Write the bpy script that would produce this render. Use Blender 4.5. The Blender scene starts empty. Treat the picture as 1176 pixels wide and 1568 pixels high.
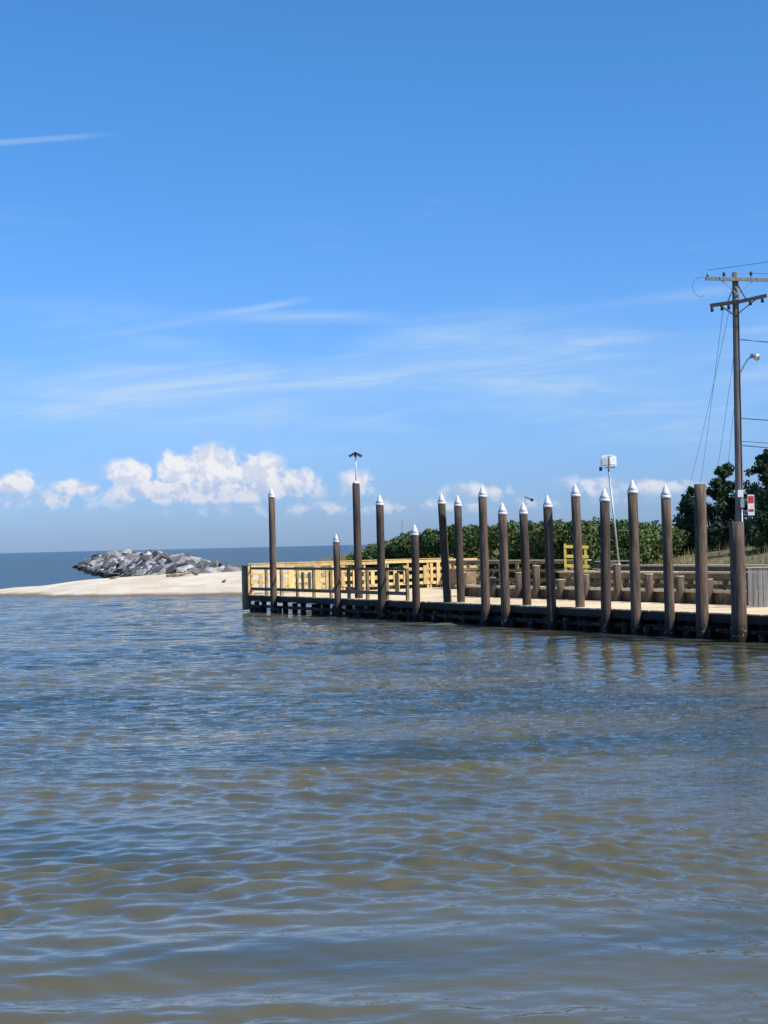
import bpy, bmesh, math, random
import numpy as np
from mathutils import Vector, Matrix
random.seed(7); rng=np.random.default_rng(11)
S=bpy.context.scene
S.view_settings.view_transform='Standard'; S.view_settings.look='None'; S.view_settings.exposure=0
COL=S.collection

# ------------------------------------------------ node helpers
class NT:
    def __init__(s,tree):
        s.t=tree; s.n=tree.nodes; s.l=tree.links
    def new(s,typ,**kw):
        n=s.n.new(typ)
        for k,v in kw.items(): setattr(n,k,v)
        return n
    def put(s,sock,v):
        if isinstance(v,bpy.types.NodeSocket): s.l.new(v,sock)
        else: sock.default_value=v
    def m(s,op,a,b=None,c=None,clamp=False):
        n=s.new('ShaderNodeMath',operation=op); n.use_clamp=clamp
        s.put(n.inputs[0],a)
        if b is not None: s.put(n.inputs[1],b)
        if c is not None: s.put(n.inputs[2],c)
        return n.outputs[0]
    def vm(s,op,a,b,c=None,out=0):
        n=s.new('ShaderNodeVectorMath',operation=op); s.put(n.inputs[0],a)
        if b is not None: s.put(n.inputs[1],b)
        if c is not None: s.put(n.inputs[2],c)
        return n.outputs[out]
    def noise(s,vec,scale,detail=3,rough=0.5,dist=0.0):
        n=s.new('ShaderNodeTexNoise'); 
        if vec is not None: s.l.new(vec,n.inputs['Vector'])
        n.inputs['Scale'].default_value=scale; n.inputs['Detail'].default_value=detail
        n.inputs['Roughness'].default_value=rough; n.inputs['Distortion'].default_value=dist
        return n.outputs['Fac']
    def comb(s,x,y,z=0.0):
        n=s.new('ShaderNodeCombineXYZ'); s.put(n.inputs[0],x); s.put(n.inputs[1],y); s.put(n.inputs[2],z); return n.outputs[0]
    def sep(s,v):
        n=s.new('ShaderNodeSeparateXYZ'); s.l.new(v,n.inputs[0]); return n.outputs
    def ss(s,v,a,b,lo=0.0,hi=1.0):
        n=s.new('ShaderNodeMapRange',interpolation_type='SMOOTHSTEP'); s.put(n.inputs[0],v)
        n.inputs[1].default_value=a; n.inputs[2].default_value=b; n.inputs[3].default_value=lo; n.inputs[4].default_value=hi
        return n.outputs[0]
    def mix(s,f,a,b,blend='MIX'):
        n=s.new('ShaderNodeMix',data_type='RGBA',blend_type=blend)
        s.put(n.inputs[0],f)
        for i,v in ((6,a),(7,b)):
            if isinstance(v,bpy.types.NodeSocket): s.l.new(v,n.inputs[i])
            else: n.inputs[i].default_value=(v[0],v[1],v[2],1)
        return n.outputs[2]
    def scale(s,v,sc):
        return s.vm('MULTIPLY',v,sc)
    def bump(s,h,strength,dist,normal=None):
        n=s.new('ShaderNodeBump'); s.put(n.inputs['Strength'],strength); n.inputs['Distance'].default_value=dist
        s.l.new(h,n.inputs['Height'])
        if normal is not None: s.l.new(normal,n.inputs['Normal'])
        return n.outputs[0]

def newmat(name,rough=0.8,metal=0.0):
    m=bpy.data.materials.new(name); m.use_nodes=True
    nt=NT(m.node_tree); b=m.node_tree.nodes['Principled BSDF']
    b.inputs['Roughness'].default_value=rough; b.inputs['Metallic'].default_value=metal
    return m,nt,b
def pos(nt): return nt.new('ShaderNodeNewGeometry').outputs['Position']

def simple(name,c,rough=0.6,metal=0.0,var=0.25,scale=6.0):
    m,nt,b=newmat(name,rough,metal)
    p=pos(nt); f=nt.noise(p,scale,4,0.6)
    c2=tuple(x*(1-var) for x in c); c1=tuple(min(1,x*(1+var)) for x in c)
    nt.l.new(nt.mix(nt.ss(f,0.3,0.7),c2,c1),b.inputs['Base Color'])
    return m

def wood(name,c1,c2,stretch=(8,8,0.7),wet=False,rough=0.85,patch=0.5,dirt=(0.03,0.025,0.02),lo=0.72):
    m,nt,b=newmat(name,rough)
    p=pos(nt); v=nt.scale(p,stretch)
    f=nt.noise(v,2.2,5,0.65,0.4); g=nt.noise(p,1.6,3,0.6)
    col=nt.mix(nt.ss(f,0.32,0.68),c1,c2)
    isl=nt.new('ShaderNodeNewGeometry').outputs['Random Per Island']
    br=nt.m('MULTIPLY_ADD',isl,0.5,lo)
    col=nt.mix(1.0,col,nt.comb(br,br,br),'MULTIPLY')
    col=nt.mix(nt.m('MULTIPLY',nt.ss(g,0.5,0.75),patch),col,dirt)
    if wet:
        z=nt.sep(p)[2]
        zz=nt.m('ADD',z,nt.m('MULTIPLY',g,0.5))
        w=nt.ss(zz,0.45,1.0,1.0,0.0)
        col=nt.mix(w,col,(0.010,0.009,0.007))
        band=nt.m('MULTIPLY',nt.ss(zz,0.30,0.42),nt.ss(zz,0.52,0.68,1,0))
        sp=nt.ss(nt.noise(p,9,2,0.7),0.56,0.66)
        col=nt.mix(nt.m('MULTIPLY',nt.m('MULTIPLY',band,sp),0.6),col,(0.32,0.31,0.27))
    nt.l.new(col,b.inputs['Base Color'])
    nt.l.new(nt.bump(f,0.6,0.02),b.inputs['Normal'])
    return m

# ------------------------------------------------ mesh builder
class MB:
    def __init__(s): s.v=[]; s.f=[]; s.mi=[]; s.mats=[]; s.smooth=[]
    def mat(s,m):
        if m not in s.mats: s.mats.append(m)
        return s.mats.index(m)
    def box(s,c,half,xd=(1,0,0),mat=None):
        c=Vector(c); x=Vector(xd).normalized(); z=Vector((0,0,1))
        y=z.cross(x).normalized()
        if abs(x.z)>1e-4: z=x.cross(y).normalized()
        b=len(s.v); k=s.mat(mat)
        for sx in(-1,1):
            for sy in(-1,1):
                for sz in(-1,1):
                    s.v.append(c+x*half[0]*sx+y*half[1]*sy+z*half[2]*sz)
        for q in((0,1,3,2),(4,6,7,5),(0,4,5,1),(2,3,7,6),(0,2,6,4),(1,5,7,3)):
            s.f.append([b+i for i in q]); s.mi.append(k); s.smooth.append(False)
    def beam(s,p0,p1,w,h,mat):
        p0=Vector(p0);p1=Vector(p1); d=p1-p0
        s.box((p0+p1)/2,(d.length/2,w/2,h/2),d,mat)
    def cyl(s,p0,p1,r0,r1,mat,seg=14,rings=1,wob=0.0,cap=True):
        p0=Vector(p0);p1=Vector(p1);d=(p1-p0).normalized()
        a=d.orthogonal().normalized(); bb=d.cross(a)
        k=s.mat(mat); base=len(s.v)
        ph=random.random()*6
        for i in range(rings+1):
            u=i/rings; r=r0+(r1-r0)*u; c=p0.lerp(p1,u)
            for j in range(seg):
                t=2*math.pi*j/seg
                rr=r*(1+wob*math.sin(t*3+ph+u*4)+wob*0.6*math.sin(t*5-u*7+ph))
                s.v.append(c+(a*math.cos(t)+bb*math.sin(t))*rr)
        for i in range(rings):
            for j in range(seg):
                j2=(j+1)%seg
                s.f.append([base+i*seg+j,base+i*seg+j2,base+(i+1)*seg+j2,base+(i+1)*seg+j]); s.mi.append(k); s.smooth.append(True)
        if cap:
            s.f.append([base+j for j in range(seg)][::-1]); s.mi.append(k); s.smooth.append(False)
            s.f.append([base+rings*seg+j for j in range(seg)]); s.mi.append(k); s.smooth.append(False)
    def tube(s,pts,r,mat,seg=6):
        for a,b in zip(pts[:-1],pts[1:]): s.cyl(a,b,r,r,mat,seg,cap=False)
    def obj(s,name,parent=None):
        me=bpy.data.meshes.new(name); me.from_pydata([tuple(v) for v in s.v],[],s.f)
        for m in s.mats: me.materials.append(m)
        me.polygons.foreach_set('material_index',s.mi)
        me.polygons.foreach_set('use_smooth',s.smooth)
        me.update()
        o=bpy.data.objects.new(name,me); COL.objects.link(o)
        if parent: o.parent=parent
        return o
def empty(name,loc=(0,0,0)):
    e=bpy.data.objects.new(name,None); COL.objects.link(e); e.empty_display_size=0.3; return e
def fastmesh(name,V,F,mats,smooth=False,parent=None):
    V=np.asarray(V,dtype=np.float32); F=np.asarray(F,dtype=np.int32)
    me=bpy.data.meshes.new(name)
    n=F.shape[1]
    me.vertices.add(len(V)); me.vertices.foreach_set('co',V.ravel())
    me.loops.add(F.size); me.loops.foreach_set('vertex_index',F.ravel())
    me.polygons.add(len(F)); me.polygons.foreach_set('loop_start',np.arange(0,F.size,n,dtype=np.int32))
    me.polygons.foreach_set('loop_total',np.full(len(F),n,dtype=np.int32))
    for m in mats: me.materials.append(m)
    me.polygons.foreach_set('use_smooth',np.full(len(F),smooth))
    me.update(calc_edges=True)
    o=bpy.data.objects.new(name,me); COL.objects.link(o)
    if parent: o.parent=parent
    return o

# ------------------------------------------------ camera
cd=bpy.data.cameras.new('camera'); cam=bpy.data.objects.new('camera',cd); COL.objects.link(cam)
cd.sensor_fit='VERTICAL'; cd.sensor_height=24; cd.lens=12/math.tan(math.radians(17.5))
cd.clip_start=0.1; cd.clip_end=60000
cam.matrix_world=Matrix.Translation((0,0,3))@Matrix.Rotation(math.radians(90+1.13),4,'X')@Matrix.Rotation(math.radians(-1.35),4,'Z')
S.camera=cam

# ------------------------------------------------ sun + sky
sd=Vector((0.86,-0.51,0)).normalized(); EL=math.radians(45)
sdir=Vector((sd.x*math.cos(EL),sd.y*math.cos(EL),math.sin(EL)))
L=bpy.data.lights.new('sun','SUN'); L.energy=5.0; L.angle=math.radians(0.5); L.color=(1,0.94,0.83)
lo=bpy.data.objects.new('sun',L); COL.objects.link(lo); lo.rotation_euler=sdir.to_track_quat('Z','Y').to_euler(); lo.location=(40,-20,60)

w=bpy.data.worlds.new('World'); S.world=w; w.use_nodes=True
nt=NT(w.node_tree); bg=nt.n['Background']
sky=nt.new('ShaderNodeTexSky',sky_type='NISHITA'); sky.sun_disc=False
sky.sun_elevation=EL; sky.sun_rotation=math.atan2(sd.x,sd.y); sky.air_density=1.0; sky.dust_density=0.3; sky.ozone_density=2.5
d=nt.new('ShaderNodeTexCoord').outputs['Generated']; X,Y,Z=nt.sep(d)
s_=nt.m('ARCTAN2',X,Y)
t_=nt.m('DIVIDE',Z,nt.m('SQRT',nt.m('MULTIPLY_ADD',X,X,nt.m('MULTIPLY_ADD',Y,Y,1e-5))))
cr=nt.new('ShaderNodeValToRGB'); nt.l.new(t_,cr.inputs[0]); els=cr.color_ramp.elements
els[0].position=0.0; els[0].color=(0.33,0.48,0.87,1)
els[1].position=1.0; els[1].color=(0.44,0.76,1.0,1)
for (pp,c) in ((0.05,(0.35,0.55,0.96,1)),(0.12,(0.37,0.64,1.0,1)),(0.30,(0.32,0.72,1.0,1))):
    e=els.new(pp); e.color=c
tint=nt.scale(cr.outputs[0],(1.5,1.5,1.6))
base=nt.mix(1.0,sky.outputs[0],tint,'MULTIPLY')
# cirrus
vec=nt.comb(nt.m('MULTIPLY',s_,7.0),nt.m('MULTIPLY',nt.m('SUBTRACT',t_,nt.m('MULTIPLY',s_,0.06)),62.0),0.3)
n1=nt.noise(vec,1.0,6,0.62,0.6)
vec2=nt.comb(nt.m('MULTIPLY',s_,5.0),nt.m('MULTIPLY',t_,16.0),4.0)
n2=nt.noise(vec2,1.0,3,0.5,0.3)
band=nt.m('MULTIPLY',nt.ss(t_,0.03,0.10),nt.ss(t_,0.115,0.165,1,0))
cir=nt.m('MULTIPLY',nt.m('MULTIPLY',nt.ss(n1,0.42,0.78),nt.ss(n2,0.30,0.62)),band)
veil=nt.m('MULTIPLY',nt.m('MULTIPLY',nt.ss(n2,0.3,0.75),band),0.30)
hi=nt.m('MULTIPLY',nt.ss(n1,0.55,0.85),nt.m('MULTIPLY',nt.ss(t_,0.14,0.18),nt.ss(t_,0.2,0.27,1,0)))
cir=nt.m('ADD',nt.m('MULTIPLY',cir,0.65),nt.m('ADD',veil,nt.m('MULTIPLY',hi,0.16)))
wv=nt.m('MULTIPLY_ADD',n2,0.012,-0.006)
def streak(s0,t0,s1,t1,wd,amp):
    global cir
    sl=(t1-t0)/(s1-s0)
    dd=nt.m('ABSOLUTE',nt.m('SUBTRACT',nt.m('ADD',t_,wv),nt.m('MULTIPLY_ADD',s_,sl,t0-sl*s0)))
    a=nt.m('MULTIPLY',nt.ss(dd,0.0,wd,1,0),nt.m('MULTIPLY',nt.ss(s_,s0-0.02,s0+0.04),nt.ss(s_,s1-0.03,s1+0.012,1,0)))
    a=nt.m('MULTIPLY',a,nt.ss(n1,0.25,0.6,0.3,1.0))
    cir=nt.m('MULTIPLY_ADD',a,amp,cir)
streak(-0.26,0.2430,-0.163,0.2555,0.0032,0.42)
streak(-0.17,0.131,-0.10,0.1415,0.004,0.28)
streak(-0.10,0.1415,-0.045,0.1505,0.0035,0.45)
streak(-0.11,0.141,0.01,0.1385,0.0062,0.38)
streak(0.14,0.142,0.23,0.150,0.006,0.22)
base=nt.mix(nt.m('MINIMUM',cir,0.8),base,(5.4,7.1,9.0))
# haze layer just above the sea
hz=nt.m('MULTIPLY',nt.ss(t_,0.0,0.03,1,0),0.3)
base=nt.mix(hz,base,(2.4,3.9,6.6))
# cumulus bank near the horizon
st=nt.comb(s_,t_,0.0)
b0=nt.noise(st,62,5,0.60,0.25); b1=nt.noise(nt.vm('ADD',st,(0.0040,0.0050,0)),62,3,0.60,0.25)
field=None
E=[(198,730,52,34,.95),(236,748,46,20,.8),(270,722,44,44,1),(325,716,66,46,1),(395,726,62,40,1),(446,738,62,30,.85),(122,748,52,20,.8),(18,742,60,26,.75),
   (320,754,250,24,.85),(545,742,46,32,.62),(730,752,90,20,.55),(905,746,80,24,.5),(1010,744,100,20,.5),(620,776,520,18,.36),(60,768,220,26,.40)]
for (u,v,rx,ry,am) in E:
    vv=v+0.0236*(u-588); uu=u-0.0236*(v-784)
    s0=math.atan((uu-588)/2486); t0=(833-vv)/2486
    kx=2486/rx; ky=2486/ry
    q=nt.vm('MULTIPLY_ADD',st,(kx,ky,0),(-s0*kx,-t0*ky,0))
    ln=nt.vm('LENGTH',q,None,out=1)
    e=nt.m('MULTIPLY_ADD',ln,-am,am)
    field=e if field is None else nt.m('MAXIMUM',field,e)
field=nt.m('MAXIMUM',field,0.0)
fm=nt.m('ADD',nt.m('MULTIPLY',field,1.5),nt.m('MULTIPLY_ADD',b0,3.0,-1.5))
cm=nt.m('MULTIPLY',nt.ss(fm,0.10,0.66),nt.ss(field,0.0,0.14))
cm=nt.m('MULTIPLY',cm,nt.ss(field,0.06,0.42,0.22,0.95))
lit=nt.ss(nt.m('SUBTRACT',b0,b1),-0.09,0.08)
low=nt.ss(t_,0.030,0.048)
lit=nt.m('ADD',nt.m('MULTIPLY',lit,0.55),nt.m('MULTIPLY',low,0.45))
ccol=nt.mix(lit,(4.6,5.6,7.9),(8.9,8.9,9.1))
base=nt.mix(cm,base,ccol)
nt.l.new(base,bg.inputs['Color']); bg.inputs['Strength'].default_value=0.1

# ------------------------------------------------ materials
M_pile=wood('creosote_timber',(0.030,0.021,0.017),(0.105,0.072,0.05),(7,7,0.5),wet=True,patch=0.55)
M_pile2=wood('weathered_piling',(0.055,0.037,0.026),(0.18,0.125,0.085),(7,7,0.5),wet=True,patch=0.45)
M_cap=simple('pile_cap_plastic',(0.78,0.79,0.80),0.4,0,0.06,5)
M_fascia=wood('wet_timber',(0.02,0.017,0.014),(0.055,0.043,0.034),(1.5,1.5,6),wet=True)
M_deck=wood('deck_board',(0.74,0.57,0.34),(0.88,0.73,0.47),(3,3,3),patch=0.15,dirt=(0.38,0.27,0.15))
M_new=wood('new_lumber',(0.58,0.38,0.14),(0.78,0.56,0.26),(3,3,3),patch=0.22,dirt=(0.24,0.14,0.06))
M_old=wood('old_lumber',(0.17,0.11,0.06),(0.36,0.25,0.145),(4,4,2),patch=0.45)
M_grey=wood('grey_lumber',(0.20,0.19,0.18),(0.34,0.32,0.30),(6,6,0.6),patch=0.3)
M_pole=wood('utility_pole_wood',(0.12,0.10,0.095),(0.22,0.20,0.185),(8,8,0.4),patch=0.4)
M_white=simple('white_paint',(0.78,0.78,0.77),0.4,0,0.06)
M_steel=simple('galvanised_steel',(0.42,0.43,0.44),0.45,0.6,0.15)
M_dark=simple('dark_iron',(0.04,0.035,0.035),0.6,0.3,0.2)
M_wire=simple('cable_black',(0.05,0.05,0.055),0.6,0,0.1)
M_yel=simple('yellow_paint',(0.66,0.47,0.08),0.6,0,0.18)
M_red=simple('red_paint',(0.55,0.04,0.03),0.5,0,0.1)
M_glass=simple('insulator_teal',(0.10,0.32,0.30),0.2,0,0.1)
M_bark=simple('bark',(0.09,0.065,0.05),0.9,0,0.3)

# ------------------------------------------------ dock frame
O=Vector((-6.44,76.7,0)); D=Vector((0.483,-0.876,0)).normalized(); N=Vector((0.876,0.483,0)).normalized()
def P(t,n,z): return O+D*t+N*n+Vector((0,0,z))
ZD=0.76

# ------------------------------------------------ land heightfield
def p2(t,n): q=P(t,n,0); return (q.x,q.y)
poly=[p2(0,8),p2(12,8),p2(13,4.3),p2(62,4.3),(60,-12),(420,-12),(420,700),(60,700),(22,330),(9,245),(-8,207),(-20,192),(-27,172),(-26,150),(-27.5,130),(-31,121),(-29,115),(-22,109),(-14,104.5),(-8,101),(-3,96),(-1,88)]
PA=np.array(poly)
def sdist(x,y):
    shp=x.shape; x=x.ravel(); y=y.ravel()
    dmin=np.full(x.shape,1e9); ins=np.zeros(x.shape,bool)
    for i in range(len(PA)):
        ax,ay=PA[i]; bx,by=PA[(i+1)%len(PA)]
        ex,ey=bx-ax,by-ay; wx,wy=x-ax,y-ay
        h=np.clip((wx*ex+wy*ey)/(ex*ex+ey*ey),0,1)
        dmin=np.minimum(dmin,np.hypot(wx-ex*h,wy-ey*h))
        c=((ay>y)!=(by>y))&(x<(bx-ax)*(y-ay)/(by-ay+1e-12)+ax)
        ins^=c
    return np.where(ins,dmin,-dmin).reshape(shp)
def sstep(x,a,b):
    u=np.clip((x-a)/(b-a),0,1); return u*u*(3-2*u)
def wn(x,y,sc,seed=0,n=9):
    r=np.random.default_rng(seed); o=0
    for i in range(n):
        a=r.uniform(0,6.28); k=sc*r.uniform(.6,1.8); o=o+np.sin(k*(x*np.cos(a)+y*np.sin(a))+r.uniform(0,6.28)+1.3*np.sin(k*.6*(y*np.cos(a)-x*np.sin(a))))
    return o/(1.4*math.sqrt(n))
def landz(x,y):
    x=np.asarray(x,float); y=np.asarray(y,float)
    sdn=sdist(x,y)+wn(x,y,0.35,3)*0.9
    z=np.where(sdn<0,np.maximum(sdn*0.2,-1.6),1.25*(1-np.exp(-np.maximum(sdn,0)*0.12)))
    dune=sstep(x,-9,4)*sstep(sdn,4,20)
    z=z+dune*(1.15+0.3*wn(x,y,0.12,5))
    z=z+np.where(sdn>0.5,wn(x,y,1.1,8)*0.05+wn(x,y,0.4,9)*0.07,0)
    tt=(x-O.x)*D.x+(y-O.y)*D.y
    z=z+sstep(tt,12,16)*sstep(sdn,-0.2,1.5)*0.35
    return z
xs=np.concatenate([np.linspace(-42,60,260),np.linspace(61.5,420,60)]); ys=np.concatenate([np.linspace(-12,30,30),np.linspace(30.8,260,360),np.linspace(263,700,60)])
gx,gy=np.meshgrid(xs,ys); gz=landz(gx,gy)
V=np.stack([gx,gy,gz],-1).reshape(-1,3); nx=len(xs); ny=len(ys)
ii=(np.arange(ny-1)[:,None]*nx+np.arange(nx-1)[None,:]).ravel()
F=np.stack([ii,ii+1,ii+1+nx,ii+nx],-1)
keep=(gz.ravel()[F].max(1)>-1.5); F=F[keep]
m,n_,b=newmat('sand_and_turf',0.95)
p=pos(n_); x_,y_,z_=n_.sep(p)
f1=n_.noise(p,0.35,5,0.6); f2=n_.noise(p,2.5,5,0.7)
sand=n_.mix(n_.ss(f1,0.3,0.7),(0.68,0.54,0.38),(0.84,0.74,0.58))
sand=n_.mix(n_.m('MULTIPLY',n_.ss(f2,0.55,0.72),0.5),sand,(0.36,0.25,0.16))
wetm=n_.ss(n_.m('ADD',z_,n_.m('MULTIPLY',f1,0.2)),0.14,0.30,1,0)
sand=n_.mix(wetm,sand,(0.24,0.16,0.10))
turf=n_.mix(n_.ss(f2,0.35,0.65),(0.13,0.12,0.05),(0.26,0.21,0.10))
tm=n_.ss(n_.m('ADD',x_,n_.m('MULTIPLY',n_.m('SUBTRACT',f1,0.5),16)),-6,0)
n_.l.new(n_.mix(tm,sand,turf),b.inputs['Base Color'])
n_.l.new(n_.bump(f2,0.7,0.12),b.inputs['Normal'])
fastmesh('ground',V,F,[m],smooth=True)

# ------------------------------------------------ water
ang=np.radians(np.concatenate([np.linspace(-75,-17.5,40),np.linspace(-17,17,580),np.linspace(17.5,75,40)]))
rr=np.concatenate([np.geomspace(0.3,6.4,24),np.geomspace(6.5,150,1200),np.geomspace(155,40000,100)])
A,R=np.meshgrid(ang,rr); wx=R*np.sin(A); wy=R*np.cos(A)
h=np.zeros_like(wx); r2=np.random.default_rng(5)
warpx=wx+0.6*wn(wx,wy,0.5,21,6); warpy=wy+0.6*wn(wx,wy,0.45,22,6)
gust=np.clip(0.85+0.40*wn(wx,wy*1.6,0.11,31,6)+0.42*wn(wx,wy*1.5,0.5,32,6),0.2,1.8)
lee=sstep(wx+1.2*wn(wx,wy,0.4,35,4),-1,6)*sstep(R+2*wn(wx,wy,0.3,36,4),26,35)
gust=gust*(1-0.66*lee)
calm=0.42+0.58*sstep(wy+1.6*wn(wx,wy,0.3,33,5),11.5,16)
for i in range(100):
    lam=math.exp(r2.uniform(math.log(0.13),math.log(1.7)))
    th=r2.normal(0.10,0.55); k=2*math.pi/lam
    sl=0.030*(1.3 if lam<0.65 else 0.62)
    fade=1-sstep(R,lam/0.0125*0.8,lam/0.0125*1.3)
    am=gust*(calm if lam<0.9 else calm*sstep(wy,12,24)*0.7+0.3*calm)
    h+=fade*am*sl/k*np.sin(k*(warpx*math.sin(th)+warpy*math.cos(th))+r2.uniform(0,6.28))
for (lam,th,sl,c0) in ((1.9,0.16,0.034,11.8),(1.3,-0.25,0.028,11.2),(0.95,0.33,0.022,11.8),(3.0,-0.08,0.03,13)):
    k=2*math.pi/lam
    h+=np.exp(-((wy-c0)/2.8)**2)*(0.6+0.5*gust)*sl/k*np.sin(k*(warpx*math.sin(th)+wy*math.cos(th)+0.03*wx*wx+0.25*wn(wx,wy,0.5,50,4)))
h*=1-sstep(R,130,150)
V=np.stack([wx,wy,h],-1).reshape(-1,3); nc=len(ang); nr=len(rr)
ii=(np.arange(nr-1)[:,None]*nc+np.arange(nc-1)[None,:]).ravel()
F=np.stack([ii,ii+1,ii+1+nc,ii+nc],-1)
m,n_,b=newmat('harbour_water',0.05)
b.inputs['IOR'].default_value=1.333
p=pos(n_); x_,y_,z_=n_.sep(p)
pt=n_.noise(n_.scale(p,(0.07,0.18,1)),1.0,3,0.6)
near=n_.ss(y_,10,26,0.09,0.0)
col=n_.mix(n_.ss(n_.m('ADD',pt,near),0.40,0.60),(0.052,0.070,0.064),(0.122,0.110,0.062))
sea=n_.ss(y_,85,135)
col=n_.mix(sea,col,(0.052,0.070,0.060))
n_.l.new(col,b.inputs['Base Color'])
n_.l.new(n_.m('MULTIPLY_ADD',sea,0.2,0.05),b.inputs['Roughness'])
wa=n_.noise(n_.scale(p,(3.0,6.0,1)),1.0,3,0.6,0.3)
wb=n_.noise(n_.scale(p,(0.9,2.0,1)),1.0,3,0.65,0.3)
wc=n_.noise(n_.scale(p,(0.28,0.62,1)),1.0,2,0.6,0.3)
leem=n_.m('MULTIPLY',n_.ss(x_,-1,6),n_.ss(y_,27,36)); keepm=n_.m('MULTIPLY_ADD',leem,-0.88,1.0)
nrm=n_.bump(wa,n_.m('MULTIPLY',keepm,n_.ss(y_,12,28,0.12,0.7)),0.06)
nrm=n_.bump(wb,n_.m('MULTIPLY',keepm,n_.ss(y_,15,34,0.0,0.85)),0.34,nrm)
nrm=n_.bump(wc,n_.m('MULTIPLY',keepm,n_.ss(y_,34,60,0.0,0.6)),0.8,nrm)
n_.l.new(nrm,b.inputs['Normal'])
fastmesh('water',V,F,[m],smooth=True)

# ------------------------------------------------ pier
pier=empty('timber_pier')
mb=MB(); t=0.0
while t<58:
    wdt=11.0 if t<12 else 3.9
    j=random.uniform(-.02,.02)
    mb.box(P(t+0.07,wdt/2+j,ZD-0.02+random.uniform(-.004,.004)),(0.066,wdt/2,0.02),D,M_deck)
    t+=0.145
mb.obj('deck_boards',pier)
mb=MB()
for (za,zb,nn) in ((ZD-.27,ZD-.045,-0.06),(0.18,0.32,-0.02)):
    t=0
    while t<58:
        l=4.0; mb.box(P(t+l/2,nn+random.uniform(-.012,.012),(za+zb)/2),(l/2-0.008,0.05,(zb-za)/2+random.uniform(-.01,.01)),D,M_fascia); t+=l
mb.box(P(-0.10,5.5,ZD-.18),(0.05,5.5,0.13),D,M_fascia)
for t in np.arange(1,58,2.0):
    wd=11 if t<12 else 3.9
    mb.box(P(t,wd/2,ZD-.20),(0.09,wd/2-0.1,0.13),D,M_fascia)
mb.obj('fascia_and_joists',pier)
mb=MB()
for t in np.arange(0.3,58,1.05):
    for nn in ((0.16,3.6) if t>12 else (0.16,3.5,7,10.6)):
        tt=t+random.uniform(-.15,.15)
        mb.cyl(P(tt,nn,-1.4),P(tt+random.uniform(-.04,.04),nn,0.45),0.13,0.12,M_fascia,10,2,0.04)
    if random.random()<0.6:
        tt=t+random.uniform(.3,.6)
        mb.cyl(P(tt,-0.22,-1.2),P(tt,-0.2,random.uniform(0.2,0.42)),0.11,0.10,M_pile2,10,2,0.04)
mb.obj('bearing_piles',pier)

er=empty('lumber_railing')
mb=MB()
for i,nn in enumerate(np.arange(0.0,11.01,1.22)):
    for s in (-0.07,0.09) if i%2==0 else (0.0,):
        mb.box(P(0.12,nn+s,ZD+0.70),(0.05,0.05,0.72),D,M_new)
for (zc,hh,off) in ((1.34,0.07,0.19),(0.98,0.07,0.192),(0.60,0.10,0.194),(0.25,0.07,0.19)):
    nn=0
    while nn<11:
        mb.box(P(off,nn+0.9,ZD+zc+random.uniform(-.02,.02)),(0.02,0.89,hh),D,M_new); nn+=1.8
mb.box(P(0.13,5.5,ZD+1.46),(0.10,5.65,0.022),D,M_new)
nn=0.5
while nn<10.8:
    r=random.random()
    if r<0.75:
        wd=random.choice((0.07,0.10,0.16)); z0=random.uniform(0.1,0.35); z1=random.uniform(0.95,1.3)
        mb.box(P(0.235,nn,ZD+(z0+z1)/2),(0.02,wd,(z1-z0)/2),D,M_new)
    nn+=random.uniform(0.28,0.62)
mb.obj('end_rail',er)
mb=MB()
for tt in np.arange(0.0,15.0,1.65):
    mb.box(P(tt+0.06,0.10,ZD+0.62),(0.055,0.055,0.64),D,M_old)
for zc,hh in ((1.24,0.055),(0.28,0.07)):
    t=0
    while t<14.8: mb.box(P(t+1.24,0.035,ZD+zc),(1.235,0.018,hh),D,M_old); t+=2.48
t=0.5
while t<14.5:
    if random.random()<.35: mb.box(P(t,0.18,ZD+0.66),(random.uniform(.05,.2),0.018,0.42),D,M_new)
    t+=random.uniform(.35,.9)
mb.box(P(-0.22,-0.05,ZD+0.35),(0.16,0.16,1.05),D,M_old)
mb.obj('side_rail',er)

br=empty('weathered_railing')
mb=MB()
for t in np.arange(0.6,12.2,1.45):
    mb.box(P(t,10.9,ZD+0.62),(0.06,0.06,0.64),D,M_old)
for zc in (1.24,0.85,0.42): mb.box(P(6.2,10.82,ZD+zc),(5.9,0.02,0.07),D,M_old)
mb.box(P(6.2,10.9,ZD+1.33),(5.95,0.10,0.02),D,M_deck)  # pale deck colour paints a sunlit top onto the brown rail
mb.box(P(3.4,9.6,ZD+0.45),(0.8,0.4,0.45),D,M_old); mb.box(P(3.4,9.6,ZD+0.93),(0.86,0.45,0.025),D,M_old)
mb.obj('rail_run',br)

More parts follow.
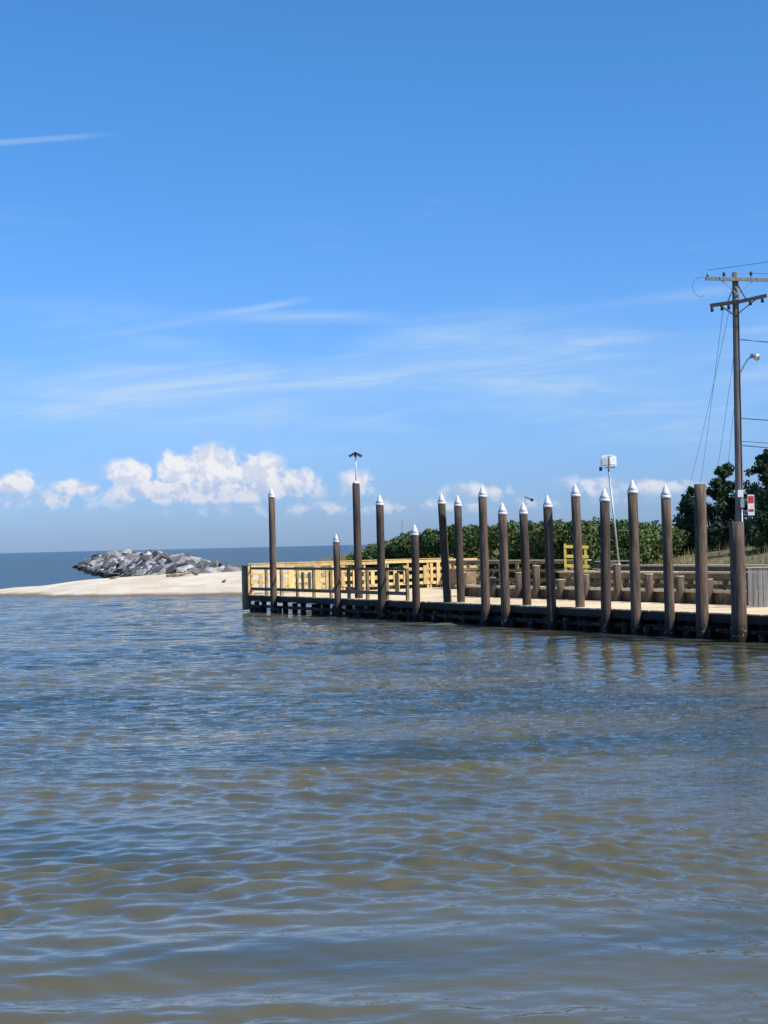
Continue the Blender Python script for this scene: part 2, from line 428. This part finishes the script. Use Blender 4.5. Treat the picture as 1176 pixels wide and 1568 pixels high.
bk=empty('timber_bulkhead')
mb=MB()
t=12.2
while t<58:
    wd=random.uniform(0.12,0.17)
    mb.box(P(t+wd/2,4.12,0.12),(wd/2-0.006,0.05,random.uniform(0.98,1.02)),D,M_old); t+=wd
t=12.2
while t<57:
    mb.box(P(t+1.8,4.1,1.18),(1.79,0.18,0.045),D,M_deck); t+=3.6  # cap beam coloured pale so its top looks sunlit
mb.obj('sheet_wall',bk)
mb=MB()
t=13.0
while t<57:
    hh=random.uniform(1.5,2.1)
    mb.cyl(P(t,3.85,0.0),P(t,3.85,hh),0.15,0.14,M_pile2,12,3,0.04)
    mb.cyl(P(t,3.85,hh),P(t,3.85,hh+0.02),0.145,0.14,M_deck,12)
    t+=random.uniform(1.2,2.3)
mb.obj('stub_posts',bk)
mb=MB()
for (n0,z0,m_) in ((4.6,1.78,M_deck),(6.9,1.95,M_deck)):
    t=19.0
    while t<56:
        mb.box(P(t+1.8,n0,z0),(1.79,0.24,0.03),D,m_)  # sunlit rail top put into the colour, paler than the boards below
        mb.box(P(t+1.8,n0-0.1,z0-0.13),(1.79,0.03,0.09),D,M_old)
        mb.box(P(t+1.8,n0-0.1,z0-0.46),(1.79,0.03,0.07),D,M_old)
        mb.box(P(t+0.4,n0,1.4),(0.07,0.07,z0-1.43),D,M_old); mb.box(P(t+2.2,n0,1.4),(0.07,0.07,z0-1.43),D,M_old)
        t+=3.6
mb.obj('guard_rails',bk)
t,nn,hh=33.3,3.2,0.68
mb=MB()
mb.box(P(t,nn,ZD+hh/2),(0.09,0.12,hh/2),D,M_grey); mb.box(P(t,nn,ZD+hh+0.03),(0.12,0.15,0.03),D,M_white)
mb.box(P(t-0.005,nn-0.127,ZD+hh*0.7),(0.06,0.006,0.10),D,M_dark)
mb.obj('power_pedestal')

# ------------------------------------------------ mooring piles (t along pier, n offset, top, radius, lean, cap)
piles=[(2.7,-.25,5.66,.155,0,1),(9.1,-.25,3.54,.145,0,1),(11.0,.35,5.55,.165,0,0),(13.0,-.25,4.97,.165,0,1),(15.76,-.25,3.73,.155,0,1),
(18.3,.3,4.88,.155,-.25,1),(19.1,.4,4.77,.15,-.05,1),(20.76,-.25,5.01,.16,-.02,1),(22.1,-.25,4.36,.165,-.05,1),(23.5,.3,4.35,.155,-.1,1),
(24.95,-.25,4.52,.16,-.08,1),(26.6,.3,4.85,.16,-.1,1),(27.9,-.25,4.62,.165,.08,1),(29.5,-.25,4.82,.165,0,1),(31.2,-.25,4.61,.155,-.05,1),
(32.65,-.3,4.54,.185,.05,2),(34.3,-.45,3.40,.22,0,2),(37.5,-.3,4.7,.16,.05,1),(40.2,-.3,4.5,.16,-.06,1),(43,-.3,4.8,.16,0,1)]
for (t,nn,zt,r,ln,cap) in piles:
    g=P(t,0,0); a=g.x/g.y; t-=nn*(N.x-a*N.y)/(D.x-a*D.y)
    mb=MB()
    b0=P(t,nn,-2.0); top=P(t,nn,zt)+Vector((ln,0,0)); mt=M_pile if random.random()<.65 else M_pile2
    if cap==0: lamp_base=top.copy()
    capl=0.36; ax=(top-b0).normalized()
    body=top-ax*(capl if cap==1 else (0.0))
    mb.cyl(b0,body,r*1.05,r*0.93,mt,18,8,0.03)
    if cap==1:
        mb.cyl(body-ax*0.07,body+ax*0.02,r*1.03,r*1.03,M_cap,18)
        mb.cyl(body+ax*0.02,top,r*1.03,r*0.08,M_cap,18,3)
    elif cap==0:
        mb.cyl(body,body+ax*0.10,r*0.95,r*0.5,M_cap,18,2)
    mb.obj('mooring_pile')

# ------------------------------------------------ lamps
lp=empty('dock_lamp'); mb=MB(); q=lamp_base
mb.cyl(q,q+Vector((0.02,0,1.18)),0.028,0.024,M_white,8)
for s in(-1,1):
    c=q+Vector((s*0.13,0,1.22))
    mb.box(c,(0.16,0.12,0.035),(1,0,-0.55*s),M_dark); mb.box(c+Vector((0.02*s,0,-0.07)),(0.09,0.08,0.03),(1,0,-0.55*s),M_white)
mb.box(q+Vector((0,0,1.2)),(0.05,0.05,0.08),(1,0,0),M_dark)
mb.obj('pole_and_heads',lp)

lp=empty('flood_lamp'); mb=MB()
b0=Vector((8.45,58,0.9)); tp=Vector((8.05,58,5.6))
mb.cyl(b0,tp,0.035,0.03,M_steel,8)
for s in(-1,1):
    c=tp+Vector((s*0.14,-0.06,0.16)); mb.box(c,(0.125,0.09,0.16),(1,0.25*s,0),M_white); mb.box(c+Vector((0,-0.10,0)),(0.10,0.012,0.12),(1,0.25*s,0),M_white)
mb.box(tp+Vector((-.14,0,0.35)),(0.13,0.12,0.03),(1,0,0.2),M_white); mb.box(tp+Vector((.12,0,0.36)),(0.13,0.12,0.03),(1,0,-0.2),M_white)
mb.box(tp+Vector((-0.27,0,-0.1)),(0.05,0.05,0.07),(1,0,0),M_dark); mb.box(tp+Vector((0.05,0,-0.06)),(0.2,0.03,0.02),(1,0,0),M_steel)
mb.obj('pole_and_heads',lp)

mb=MB(); q=Vector((5.42,62,1.0)); mb.cyl(q,q+Vector((0,0,3.65)),0.03,0.018,M_steel,8)
mb.box(q+Vector((0.1,0,3.62)),(0.16,0.008,0.02),(1,0,-0.4),M_dark); mb.box(q+Vector((0.24,0,3.55)),(0.06,0.008,0.05),(1,0,-0.4),M_dark)
mb.cyl(q+Vector((-.1,0,3.4)),q+Vector((.1,0,3.4)),0.01,0.01,M_dark,6)
mb.obj('wind_vane')
mb=MB(); q=Vector((1.9,170,2.0)); mb.cyl(q,q+Vector((0,0,3.6)),0.07,0.05,M_grey,8); mb.obj('marker_post')

ye=empty('yellow_stair_rail'); mb=MB(); c=Vector((7.35,62.5,0))
for dx in(-.42,0.36): mb.box(c+Vector((dx,0,1.85)),(0.045,0.045,1.0 if dx<0 else 0.85),(1,0,0),M_yel)
for z in (2.72,2.35,1.98): mb.box(c+Vector((0,-.055,z)),(0.47,0.015,0.06),(1,0,-0.05),M_yel)
for k in range(4): mb.box(c+Vector((0.1+0.25*k,0.4,2.2-0.22*k)),(0.15,0.4,0.03),(1,0,0),M_yel)
mb.obj('frame',ye)
pt_=empty('picnic_table'); mb=MB(); c=Vector((9.2,64.5,1.35))
for k in range(5): mb.box(c+Vector((0,-0.32+0.16*k,0.76)),(0.9,0.07,0.022),(1,0,0),M_grey)
for s in(-1,1):
    mb.box(c+Vector((0,s*0.75,0.45)),(0.9,0.13,0.022),(1,0,0),M_grey)
    for e in(-.65,.65):
        mb.beam(c+Vector((e,s*0.25,0.74)),c+Vector((e,s*0.6,0.0)),0.05,0.09,M_grey)
for e in(-.65,.65): mb.beam(c+Vector((e+0.05,-0.8,0.40)),c+Vector((e+0.05,0.8,0.40)),0.04,0.09,M_grey)
mb.obj('frame',pt_)
mb=MB()
for k in range(34):
    mb.box(Vector((11.35+0.155*k,50.6-0.02*k,1.25)),(0.07,0.015,0.72+random.uniform(-.02,.02)),(1,-.13,0),M_grey)
for z in (0.9,1.7): mb.box(Vector((13.9,50.35,z)),(2.65,0.03,0.05),(1,-.13,0),M_old)
mb.box(Vector((13.9,50.30,2.0)),(2.68,0.07,0.02),(1,-.13,0),M_deck)
mb.obj('plank_fence')

# ------------------------------------------------ utility pole
up=empty('utility_pole'); mb=MB(); B=Vector((13.1,60,0.8)); T=Vector((13.22,60,12.75))
mb.cyl(B,T,0.165,0.115,M_pole,16,8,0.02)
def on(z): return B.lerp(T,(z-B.z)/(T.z-B.z))
mb.obj('pole',up)
mb=MB()
c=on(12.45)+Vector((0.05,-0.16,0))
mb.beam(c+Vector((-1.2,0,0.08)),c+Vector((1.35,0,-0.04)),0.09,0.12,M_grey)
mb.beam(c+Vector((-0.6,0,0.0)),c+Vector((0,0,-0.55)),0.02,0.04,M_steel); mb.beam(c+Vector((0.6,0,-.02)),c+Vector((0,0,-0.55)),0.02,0.04,M_steel)
for e in (-1.1,-0.5,0.5,1.2):
    mb.cyl(c+Vector((e,0,0.07)),c+Vector((e,0,0.2)),0.02,0.02,M_steel,6)
    mb.cyl(c+Vector((e,0,0.16)),c+Vector((e,0,0.30)),0.06,0.035,M_glass if e<-1 else M_dark,10)
mb.obj('upper_crossarm',up)
mb=MB(); c=on(11.62)+Vector((0,-0.18,0))
mb.beam(c+Vector((-0.98,0,-0.10)),c+Vector((0.02,0,0.02)),0.10,0.13,M_dark); mb.beam(c+Vector((0.0,0,0.0)),c+Vector((1.1,0,0.22)),0.10,0.13,M_dark)
mb.beam(c+Vector((-0.7,0,-0.05)),c+Vector((0,0,-0.55)),0.03,0.04,M_dark); mb.beam(c+Vector((0.75,0,0.12)),c+Vector((0,0,-0.45)),0.03,0.04,M_dark)
mb.beam(c+Vector((-0.35,0,0.0)),c+Vector((0,0,0.75)),0.03,0.035,M_dark); mb.beam(c+Vector((0.35,0,0.08)),c+Vector((0,0,0.75)),0.03,0.035,M_dark)
for e in (-.92,-.55,-.3,.5,.95):
    z=0.12*e if e<0 else .2*e
    mb.cyl(c+Vector((e,0,z-0.02)),c+Vector((e,0,z-0.22)),0.05,0.06,M_dark,8)
mb.obj('lower_crossarm',up)
mb=MB(); c=on(9.0)
pts=[c+Vector((0.08,0,-0.05)),c+Vector((0.25,0,0.25)),c+Vector((0.42,0,0.52)),c+Vector((0.58,0,0.62))]
mb.tube(pts,0.03,M_steel,8)
hd=c+Vector((0.72,0,0.60)); mb.cyl(hd+Vector((-.2,0,.06)),hd+Vector((0.12,0,0)),0.07,0.13,M_steel,12,2); mb.cyl(hd+Vector((0.0,0,0.0)),hd+Vector((0.06,0,-0.14)),0.12,0.05,M_white,12,2)
mb.obj('lamp_bracket',up)
mb=MB()
mb.box(on(4.55)+Vector((0.0,-0.2,0)),(0.10,0.07,0.13),(1,0,0),M_white); mb.box(on(4.2)+Vector((0.06,-0.2,0)),(0.07,0.06,0.16),(1,0,0),M_steel)
mb.cyl(on(1.2)+Vector((0.05,-.17,0)),on(4.05)+Vector((0.05,-.17,0)),0.03,0.03,M_steel,8)
mb.cyl(on(4.7)+Vector((0.08,-.13,0)),on(11.4)+Vector((0.08,-.13,0)),0.018,0.018,M_wire,6)
mb.obj('meter_box',up)
mb=MB(); c=Vector((13.52,59.8,4.12))
mb.box(c,(0.12,0.012,0.38),(1,0,0),M_white)
mb.box(c+Vector((0,-0.016,0.20)),(0.10,0.003,0.13),(1,0,0),M_red); mb.box(c+Vector((0,-0.016,-0.2)),(0.09,0.003,0.05),(1,0,0),M_red)
mb.beam(c+Vector((-0.32,0.1,0.2)),c+Vector((0.05,0.03,0.2)),0.03,0.03,M_steel); mb.beam(c+Vector((-0.32,0.1,-.2)),c+Vector((0.05,0.03,-.2)),0.03,0.03,M_steel)
mb.obj('warning_sign')
uw=empty('overhead_wires'); mb=MB()
def wire(a,b_,sag,r=0.009,n=22):
    a=Vector(a);b_=Vector(b_)
    pts=[a.lerp(b_,i/n)-Vector((0,0,sag*4*(i/n)*(1-i/n))) for i in range(n+1)]
    mb.tube(pts,r,M_wire,5)
wire(on(12.75)+Vector((-1.05,-.1,.1)),(32,52,17.2),0.9)
wire(on(12.6)+Vector((0.45,-.15,.1)),(40,66,13.8),0.5); wire(on(12.6)+Vector((1.2,-.15,.0)),(40,67,13.7),0.5)
wire(on(10.3),(34,64,9.6),0.5,0.012); wire(on(10.25),(34,58,10.2),0.5)
wire(on(7.35),(34,64,7.2),0.4,0.018); wire(on(6.35),(34,64,5.6),0.35,0.018); wire(on(6.5),(34,60,6.0),0.4,0.012)
wire(on(11.55)+Vector((-.5,-.15,-.1)),(19.9,105,3.0),0.35,0.008)
wire(on(11.55)+Vector((-.25,-.15,-.1)),(18.8,105,3.0),0.45,0.008)
wire(on(10.4),(20.8,105,3.2),0.4,0.008)
wire(on(8.8),(21.6,105,3.0),0.3,0.008)
lp_=[on(12.5)+Vector((-1.2+0.3*math.cos(a)-0.12,-.16,-0.28+0.36*math.sin(a))) for a in np.linspace(1.2,5.2,14)]
mb.tube(lp_,0.007,M_wire,5)
mb.obj('cables',uw)

# ------------------------------------------------ rock jetty
m_rock,n_,b=newmat('riprap_stone',0.9)
p=pos(n_); isl=n_.new('ShaderNodeNewGeometry').outputs['Random Per Island']
f=n_.noise(p,1.8,5,0.7); z=n_.sep(p)[2]
c=n_.mix(n_.ss(isl,0.2,0.9),(0.10,0.095,0.09),(0.52,0.50,0.47)); c=n_.mix(n_.ss(f,0.45,0.7),c,(0.14,0.13,0.12))
c=n_.mix(n_.ss(z,0.35,0.9,1,0),c,(0.035,0.035,0.03))
n_.l.new(c,b.inputs['Base Color']); n_.l.new(n_.bump(f,0.8,0.1),b.inputs['Normal'])
bm=bmesh.new()
J=[Vector((-13.0,132,0)),Vector((-17,145,0)),Vector((-22,158,0)),Vector((-28,185,0)),Vector((-38,228,0)),Vector((-52,292,0))]
H=[1.0,1.9,2.5,2.35,2.2,1.6]
def rock(c,sz):
    vs=[]
    for k in range(13):
        v=Vector((random.gauss(0,1),random.gauss(0,1),random.gauss(0,1))).normalized()
        v=Vector((v.x*random.uniform(.8,1.3),v.y*random.uniform(.7,1.1),v.z*random.uniform(.55,.85)))*sz
        vs.append(bm.verts.new(c+v))
    r=bmesh.ops.convex_hull(bm,input=vs)
    dele=[g for g in r['geom_interior'] if isinstance(g,bmesh.types.BMVert)]
    if dele: bmesh.ops.delete(bm,geom=dele,context='VERTS')
for k in range(720):
    u=random.random()*(len(J)-1); i=int(u); f_=u-i; i=min(i,len(J)-2)
    c=J[i].lerp(J[i+1],f_); hh=H[i]+(H[i+1]-H[i])*f_
    dr=(J[i+1]-J[i]).normalized(); sdv=Vector((-dr.y,dr.x,0))
    o=random.uniform(-1,1); wdt=3.6 if i<4 else 3.2
    zz=max(0.0,(1-abs(o)**1.3))*hh*random.uniform(.7,1.05)
    sz=random.uniform(0.4,1.25)*(0.9 if i<2 else 1.15)
    rock(c+sdv*o*wdt+dr*random.uniform(-1,1)+Vector((0,0,zz-0.05)),sz)
me=bpy.data.meshes.new('rock_jetty'); bm.to_mesh(me); bm.free(); me.materials.append(m_rock)
COL.objects.link(bpy.data.objects.new('rock_jetty',me))

# ------------------------------------------------ foliage
def leafmat(name,a,b_,c3):
    m,n_,b=newmat(name,0.6)
    p=pos(n_); isl=n_.new('ShaderNodeNewGeometry').outputs['Random Per Island']
    f=n_.noise(p,0.8,3,0.6)
    c=n_.mix(n_.ss(f,0.35,0.65),a,b_); c=n_.mix(n_.ss(isl,0.6,1.0),c,c3)
    n_.l.new(c,b.inputs['Base Color'])
    b.inputs['Specular IOR Level'].default_value=0.25
    return m
M_leaf=leafmat('shrub_leaf',(0.040,0.082,0.018),(0.095,0.140,0.035),(0.16,0.185,0.065))
M_ced=leafmat('cedar_needles',(0.018,0.045,0.02),(0.035,0.07,0.03),(0.06,0.10,0.04))
M_gr=leafmat('marsh_grass',(0.15,0.14,0.05),(0.26,0.22,0.10),(0.36,0.30,0.16))
def leaves(centers,radii,per,size,squash=0.9,shell=0.55):
    C=np.repeat(centers,per,axis=0); Rr=np.repeat(radii,per)
    n=len(C); v=rng.normal(size=(n,3)); v/=np.linalg.norm(v,axis=1)[:,None]
    rad=Rr*(shell+(1.08-shell)*rng.random(n)**0.6); pz=v*rad[:,None]; pz[:,2]*=squash; Pp=C+pz
    nrm=v+rng.normal(size=(n,3))*0.7; nrm/=np.linalg.norm(nrm,axis=1)[:,None]
    a=np.cross(nrm,rng.normal(size=(n,3))); a/=np.linalg.norm(a,axis=1)[:,None]; bb=np.cross(nrm,a)
    s=size*(0.6+0.8*rng.random(n))[:,None]
    q=np.stack([Pp-a*s,Pp+bb*s*0.6,Pp+a*s,Pp-bb*s*0.6],1).reshape(-1,3)
    return q,np.arange(len(q)).reshape(-1,4)
path=[(-1.6,100,2.3),(-0.3,97,2.9),(1.5,93,3.55),(4.5,87,3.8),(7.5,80.5,3.75),(9.5,76.5,3.85),(12,80,3.7),(15,86,3.5),(19,92,3.5),(26,92,3.7)]
cs=[];rs=[]
for k in range(860):
    u=random.random()*(len(path)-1); i=min(int(u),len(path)-2); f_=u-i
    a,b_=path[i],path[i+1]
    x=a[0]+(b_[0]-a[0])*f_+random.uniform(-.6,.6); y=a[1]+(b_[1]-a[1])*f_+random.uniform(-1.0,3.5); zt=a[2]+(b_[2]-a[2])*f_+random.gauss(0,.15)
    g=float(landz(np.array([x]),np.array([y]))[0]); r=random.uniform(.25,.68)
    if zt-r<g: zt=g+r+0.2
    z=random.uniform(g+0.2,zt-r) if random.random()<.5 else zt-r
    cs.append((x,y,z)); rs.append(r)
q,f=leaves(np.array(cs),np.array(rs),130,0.09,0.9,0.3)
fastmesh('shrub_thicket',q,f,[M_leaf])

def conifer(x,y,h,wd,seed):
    random.seed(seed); g=float(landz(np.array([x]),np.array([y]))[0])
    e=empty('cedar_tree'); mb=MB()
    top=Vector((x+random.uniform(-.2,.2),y,g+h)); base=Vector((x,y,g-0.2))
    mb.cyl(base,top,0.17,0.02,M_bark,8,6,0.05)
    cs=[];rs=[]
    for k in range(int(48*h/4)):
        u=0.06+0.92*random.random(); c=base.lerp(top,u)
        a=random.uniform(0,6.28); ln=wd*(1-u)**0.7*random.uniform(.5,1.15)+0.1
        tip=c+Vector((math.cos(a)*ln,math.sin(a)*ln,ln*random.uniform(.1,.5)))
        mb.cyl(c,tip,0.035,0.008,M_bark,5,cap=False)
        for j in range(4):
            w_=0.35+0.22*j; cs.append(tuple(c.lerp(tip,w_)+Vector((random.gauss(0,.1),random.gauss(0,.1),random.gauss(0,.08))))); rs.append(0.40*(1.15-u*0.75)*random.uniform(.6,1.2))
    cs.append(tuple(top)); rs.append(0.12)
    mb.obj('trunk_and_limbs',e)
    q,f=leaves(np.array(cs),np.array(rs),60,0.075,1.0,0.2)
    fastmesh('foliage',q,f,[M_ced],parent=e)
for (x,y,h,wd,sdd) in ((20.2,85,5.0,2.1,1),(17.9,86,4.4,1.6,2),(16.7,88,3.5,1.4,3),(22.5,87,5.8,2.3,4),(19.0,80,3.3,1.5,5),(25.5,90,6,2.4,6)):
    conifer(x,y,h,wd,sdd)
random.seed(99)

n=150000
gx_=rng.uniform(-8,30,n); gy_=rng.uniform(48,185,n)
gx_=np.where(rng.random(n)<0.5,rng.uniform(-8,14,n),gx_)
sdn=sdist(gx_,gy_); dens=wn(gx_,gy_,0.5,41)
ok=(sdn>1.0)&(gx_>-6+2.5*dens)&(rng.random(n)<0.55+0.35*dens)&(gx_/gy_<0.32)
tt=(gx_-O.x)*D.x+(gy_-O.y)*D.y; nn=(gx_-O.x)*N.x+(gy_-O.y)*N.y
ok&=~((tt<12.6)&(tt>-0.5)&(nn<11.4)); ok&=~((tt>=12)&(nn<5.0))
gx_=gx_[ok];gy_=gy_[ok]; gz_=landz(gx_,gy_); n=len(gx_)
hh=rng.uniform(.2,.6,n)*(1+0.35*wn(gx_,gy_,0.7,43)); wdt=rng.uniform(.01,.025,n); a=rng.uniform(0,6.28,n); lx=rng.normal(0,.22,n)*hh+0.1*hh; ly=rng.normal(0,.22,n)*hh
B0=np.stack([gx_-np.cos(a)*wdt,gy_-np.sin(a)*wdt,gz_-.05],-1);B1=np.stack([gx_+np.cos(a)*wdt,gy_+np.sin(a)*wdt,gz_-.05],-1);T0=np.stack([gx_+lx,gy_+ly,gz_+hh],-1)
q=np.stack([B0,B1,T0],1).reshape(-1,3)
fastmesh('marsh_grass',q,np.arange(len(q)).reshape(-1,3),[M_gr])
mb=MB()
for (x,y,l,a) in ((-14.8,118,1.4,.2),(-15.6,118.6,.9,.9),(-11,111,.6,1.4),(-20,120,.7,.3),(-13.9,118.3,.7,2.4)):
    g=float(landz(np.array([x]),np.array([y]))[0])+.08
    dv=Vector((math.cos(a),math.sin(a),0.12))*l
    mb.cyl(Vector((x,y,g))-dv/2,Vector((x,y,g+.05))+dv/2,0.11,0.05,M_old,8,3,0.08)
mb.obj('driftwood')
